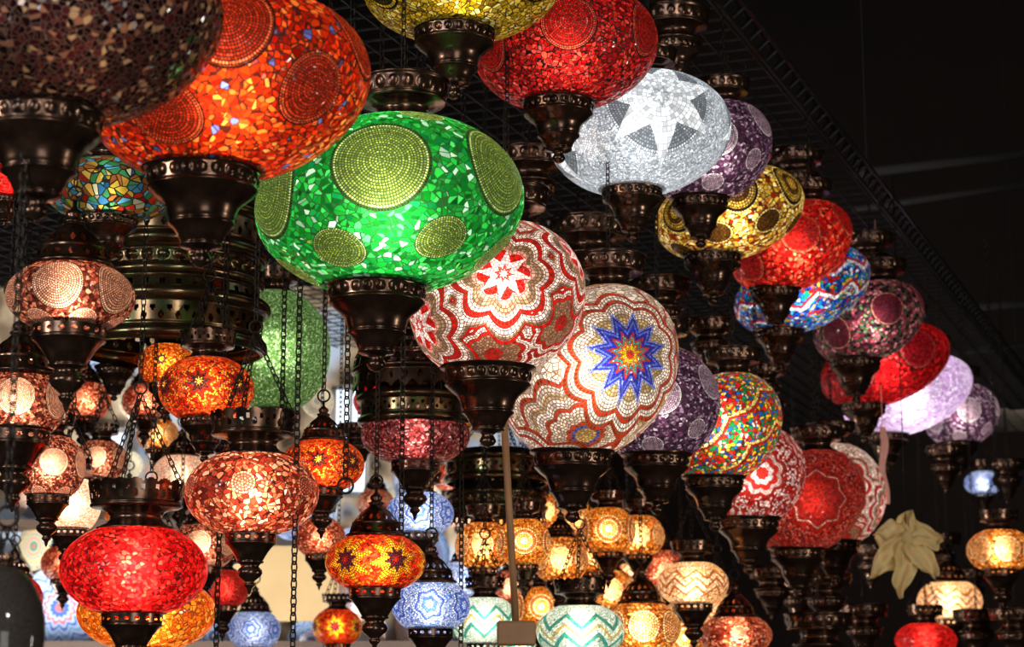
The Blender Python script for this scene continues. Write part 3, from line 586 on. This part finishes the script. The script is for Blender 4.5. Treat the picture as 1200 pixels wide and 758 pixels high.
child(root,'knot',mesh('knot_mesh',v,f,CL),p)
v=[];f=[]; cyl(v,f,Vector((0,0,0)),Vector((0,0,CEIL-p.z)),.0015,6); child(root,'cord',mesh('cord_mesh',v,f,CH),p)
# ---------------------------------------------------------------- wire mesh ceiling grid
BLK=simple('black_painted_steel','0a0909','161412',20,.6,.5)
RAIL=simple('black_worn_steel','0e0d0d','1c1a1a',20,.6,.5)
HALL=6.6
dirv=Vector((.358,.934,0)); nrm=Vector((-.934,.358,0))
E0=Vector((.43,4.15,CEIL)); LN=7.4
def bar(v,f,p,q,r): cyl(v,f,p,q,r,4)
v=[];f=[]
sp=.075
for i in range(0,44): bar(v,f,E0+nrm*(i*sp)-dirv*4.2,E0+nrm*(i*sp)+dirv*LN,.003)
for j in range(int((LN+4.2)/sp)): 
    q=E0-dirv*4.2+dirv*(j*sp)+Vector((0,0,.006)); bar(v,f,q,q+nrm*3.3,.003)
o=link(bpy.data.objects.new('wire_mesh_panel',mesh('wire_mesh',v,f,BLK,False))); o['label']='black welded wire mesh ceiling grid the lamps hang from'; o['category']='wire mesh'
v=[];f=[]
a0=E0-dirv*4.2+Vector((0,0,.02)); a1=E0+dirv*LN+Vector((0,0,.02))
for off in (Vector((0,0,0)),Vector((0,0,.055)),-nrm*.035+Vector((0,0,.028))): bar(v,f,a0+off,a1+off,.006)
j=0
L=(a1-a0).length
while j*.08<L-.08:
    p0=a0+dirv*(j*.08); p1=a0+dirv*(j*.08+.08)
    bar(v,f,p0,p1+Vector((0,0,.055)),.0035); bar(v,f,p0,p0-nrm*.035+Vector((0,0,.028)),.0035)
    if j%45==30: bar(v,f,p0,p0+Vector((0,0,HALL-.06-p0.z)),.0025)
    j+=1
o=link(bpy.data.objects.new('edge_truss',mesh('truss_mesh',v,f,RAIL,False))); o['label']='thin black steel lattice rail along the mesh edge'; o['category']='truss'
GB=simple('dusty_beam_paint','1c1a17','2c2824',4,.9)
for (u0,v0,u1,v1,r) in [(1000,204,1260,172,.022),(1000,246,1260,206,.016),(1120,415,1260,395,.014),(1150,360,1260,350,.016)]:
    p=at(u0,v0,9.2); q=at(u1,v1,9.6); v=[];f=[]; cyl(v,f,Vector((0,0,0)),q-p,r,10)
    o=link(bpy.data.objects.new('roof_tube',mesh('tube_mesh',v,f,GB))); o.location=p; o['label']='dusty grey roof tube crossing the dark hall'; o['category']='tube'; o['group']='roof tubes'
# ---------------------------------------------------------------- room
def struct(name,c,size,mat):
    v=[];f=[]; box(v,f,(0,0,0),*size); o=link(bpy.data.objects.new(name,mesh(name,v,f,mat,False))); o.location=c; o['kind']='structure'; return o
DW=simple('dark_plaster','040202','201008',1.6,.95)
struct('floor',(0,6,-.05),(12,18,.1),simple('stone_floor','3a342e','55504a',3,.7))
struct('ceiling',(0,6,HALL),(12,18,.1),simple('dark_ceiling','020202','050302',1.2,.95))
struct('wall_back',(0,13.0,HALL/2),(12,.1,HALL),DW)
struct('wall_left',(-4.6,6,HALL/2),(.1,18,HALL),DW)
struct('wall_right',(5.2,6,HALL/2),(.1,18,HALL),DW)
PY=8.4
def onwall(u,v,off=0,py=PY):
    dx=(u-600)/F; dy=(379-v)/F; k=(py-off)/(FW.y+UP.y*dy); return Vector((dx*k,py-off,CAM.z+k*(FW.z+UP.z*dy)))
g=G('shop_wall_paint'); co=g.objco(); x,y,z=g.sep(co)
nz=g.noise(3.8,co,3)
cc=g.ramp(nz,[(.35,hexc('2a2018')),(.44,hexc('7a664e')),(.53,hexc('b09c80')),(.62,hexc('a8b8cc'))],'LINEAR')
b=princ(g,cc,.8); g.nt.links.new(b.outputs[0],g.out.inputs[0])
pl=onwall(-60,500).x; pr=onwall(640,500).x
struct('wall_shop',((pl+pr)/2,PY+.05,1.65),(pr-pl,.08,3.3),g.mat)
FRM=simple('window_frame_paint','6a6864','8a8680',4,.7)
def window(name,u0,v0,u1,v1,col,es):
    a=onwall(u0,v1,.02); b_=onwall(u1,v0,.02)
    W=b_.x-a.x; Hh=b_.z-a.z
    e=link(bpy.data.objects.new(name,None)); e.location=((a.x+b_.x)/2,PY-.03,(a.z+b_.z)/2); e['kind']='structure'
    v=[];f=[]; box(v,f,(0,0,0),W,.01,Hh)
    m=simple('bright_pane_'+name,col,None,es=es); child(e,'pane',mesh('pane_mesh',v,f,m,False),e.location.copy())
    v=[];f=[]
    t=.02
    for c,sx,sz in [((0,-.01,Hh/2),W+t,t),((0,-.01,-Hh/2),W+t,t),((W/2,-.01,0),t,Hh),((-W/2,-.01,0),t,Hh),((0,-.01,0),t*.6,Hh)]: box(v,f,c,sx,.03,sz)
    child(e,'frame',mesh('frame_mesh',v,f,FRM,False),e.location.copy())
window('window_1',390,455,432,580,'d8e4f4',1.4)
window('window_2',55,402,103,462,'e8eef8',1.5)
window('window_3',540,600,630,680,'b0c4e8',.6)
window('window_4',104,505,150,560,'b8ccec',.7)
window('window_5',455,630,490,700,'a0bcec',.6)
def panel(name,u0,v0,u1,v1,off,mat,label,cat,th=.03,group=None,py=PY):
    a=onwall(u0,v1,off,py); b_=onwall(u1,v0,off,py); v=[];f=[]
    N=16; W=b_.x-a.x; Hh=b_.z-a.z
    if cat=='cloth':
        for i in range(N*3+1):
            for j in range(2):
                x=-W/2+W*i/(N*3); v.append((x,.02*math.sin(i*.9)+.01*math.sin(i*2.1),-Hh/2+Hh*j))
        for i in range(N*3): f.append((2*i,2*i+2,2*i+3,2*i+1))
        o=link(bpy.data.objects.new(name,mesh(name+'_mesh',v,f,mat)))
    else:
        box(v,f,(0,0,0),W,th,Hh); o=link(bpy.data.objects.new(name,mesh(name+'_mesh',v,f,mat,False)))
    o.location=((a.x+b_.x)/2,py-off,(a.z+b_.z)/2); o['label']=label; o['category']=cat
    if group: o['group']=group
SH=simple('dark_shelf_wood','4a3220','2c1c10',12,.6)
panel('wooden_board',258,640,398,728,.16,simple('pale_wood','b89c6c','8c7048',3,.6),'beige wooden board on the shop wall','board')
panel('shelf',-40,612,250,620,.15,SH,'brown wooden shelf on the shop wall','shelf',.25)
panel('shelf',-40,752,640,760,.15,SH,'brown wooden shelf on the shop wall','shelf',.25)
panel('hanging_cloth',452,300,540,420,.12,simple('brown_cloth','3a2c22','241a14',4,.9),'brown cloth hanging on the wall','cloth')
panel('hanging_cloth',205,600,252,690,.12,simple('pink_cloth','a87068','c0988e',4,.9),'pinkish cloth hanging on the wall','cloth')
def plate_mat(i,c1,c2,c3,c4,n):
    g=G('painted_plate'); co=g.objco(); x,y,z=g.sep(co)
    r=(x*x+y*y).sqrt(); th=g.m('ARCTAN2',y,x); t=(th*(n/2.)).sin().abs()
    q=(r*(1.1-.25*t)).min(.99)
    c=g.ramp(q,[(0,hexc(c3)),(.1,hexc(c2)),(.2,hexc(c1)),(.28,hexc(c3)),(.34,hexc(c1)),(.42,hexc(c2)),(.48,hexc(c1)),(.56,hexc(c4)),(.62,hexc(c1)),(.72,hexc(c2)),(.78,hexc(c1)),(.86,hexc(c4)),(.9,hexc(c1))])
    b=princ(g,c,.15); g.nt.links.new(b.outputs[0],g.out.inputs[0]); return g.mat
PM=[]
for i,a in enumerate([('a8bce0','4868b8','c07070','70a0c8',12),('d0b8b0','a85850','6880b8','c09850',14),('98b4dc','3a5ca8','d0d4e4','b87070',10),('c8b8a0','4a8a88','b87850','c8a048',16)]):
    m=plate_mat(i,*a); PM.append(lathe('plate_mesh',[(0.001,.0),(.3,.0),(.55,.02),(.62,.06),(.8,.1),(.98,.13),(1,.125),(.97,.1),(.6,.0),(.5,-.03),(.001,-.03)],64,m))
k=0
for (u,v,w) in [(70,712,96),(0,690,80),(250,745,50),(310,755,50),(365,752,56),(415,700,56),(470,560,64),(515,590,60),(512,650,56),(480,735,50),(530,735,64),(120,650,56),(200,720,56),(22,570,66),(176,640,50),(455,590,40),(600,600,40),(285,605,56),(340,605,56),(372,470,40),(255,550,56),(90,625,46),(360,555,50),(310,520,50),(300,480,44),(585,725,50),(410,640,44),(150,545,34),(130,715,54),(430,430,40),(225,440,40),(20,500,50),(465,500,44),(500,450,40),(210,500,44),(240,600,44),(560,560,50),(180,560,44),(110,430,40),(160,470,44),(390,600,44),(445,745,50),(150,690,50),(40,640,56)]:
    c=onwall(u,v,.12); s=PY/F
    o=link(bpy.data.objects.new('ceramic_plate',PM[k%4])); k+=1
    o.location=c; o.scale=(w/2*s,)*3; o.rotation_euler=(PI/2,0,random.random()*6)
    o['label']=['pale blue ceramic plate painted with soft pink flowers','cream ceramic plate painted with red petals','pale blue ceramic plate with darker blue rosette','cream ceramic plate with teal and orange rosette'][(k-1)%4]+' on the wall'; o['category']='plate'; o['group']='painted ceramic plates on the shop wall'
# lights
def area(name,loc,target,size,power,col):
    ld=bpy.data.lights.new(name,'AREA'); ld.size=size; ld.energy=power; ld.color=col
    o=link(bpy.data.objects.new(name,ld)); o.location=loc; o.rotation_euler=(Vector(target)-Vector(loc)).to_track_quat('-Z','Y').to_euler(); return o
area('daylight_street',(-3.0,-2.4,3.0),(-.3,3.6,2.3),1.6,145,(.94,.97,1))
area('daylight_low',(1.2,-2.2,1.0),(.1,4,2.4),1.6,50,(1,.96,.9))
area('glint_light',(.9,-.6,2.6),(.1,4,2.3),.13,28,(1,.97,.92))  # small added light, only for glints on tiles and metal
area('left_fill',(-2.6,1.4,2.2),(-.8,3.5,2.0),.2,28,(1,.95,.9))  # added fill so the bronze frames on the left show up
area('hall_fill',(2.6,2.6,1.3),(1.1,5.6,2.0),.4,28,(1,.94,.82))  # added fill aimed at the cream cloth, also catches the lower right lamps
area('shop_wall_fill',(-2.2,6.6,1.2),(-1.2,PY,2.3),.8,95,(1,.96,.9))  # added light that brightens the shop wall, no fixture there
area('shop_wall_fill',(-.2,6.8,1.0),(-.7,PY,2.2),.6,45,(.95,.97,1))  # cooler second light, likewise added to brighten the shop wall
area('back_wall_fill',(2.8,10.2,3.2),(3.2,12.8,3.2),.6,12,(1,.8,.62))  # added light that lifts the brown of the back wall
w=bpy.data.worlds.new('world'); scene.world=w; w.use_nodes=True
w.node_tree.nodes['Background'].inputs[0].default_value=(.75,.8,.9,1); w.node_tree.nodes['Background'].inputs[1].default_value=.07
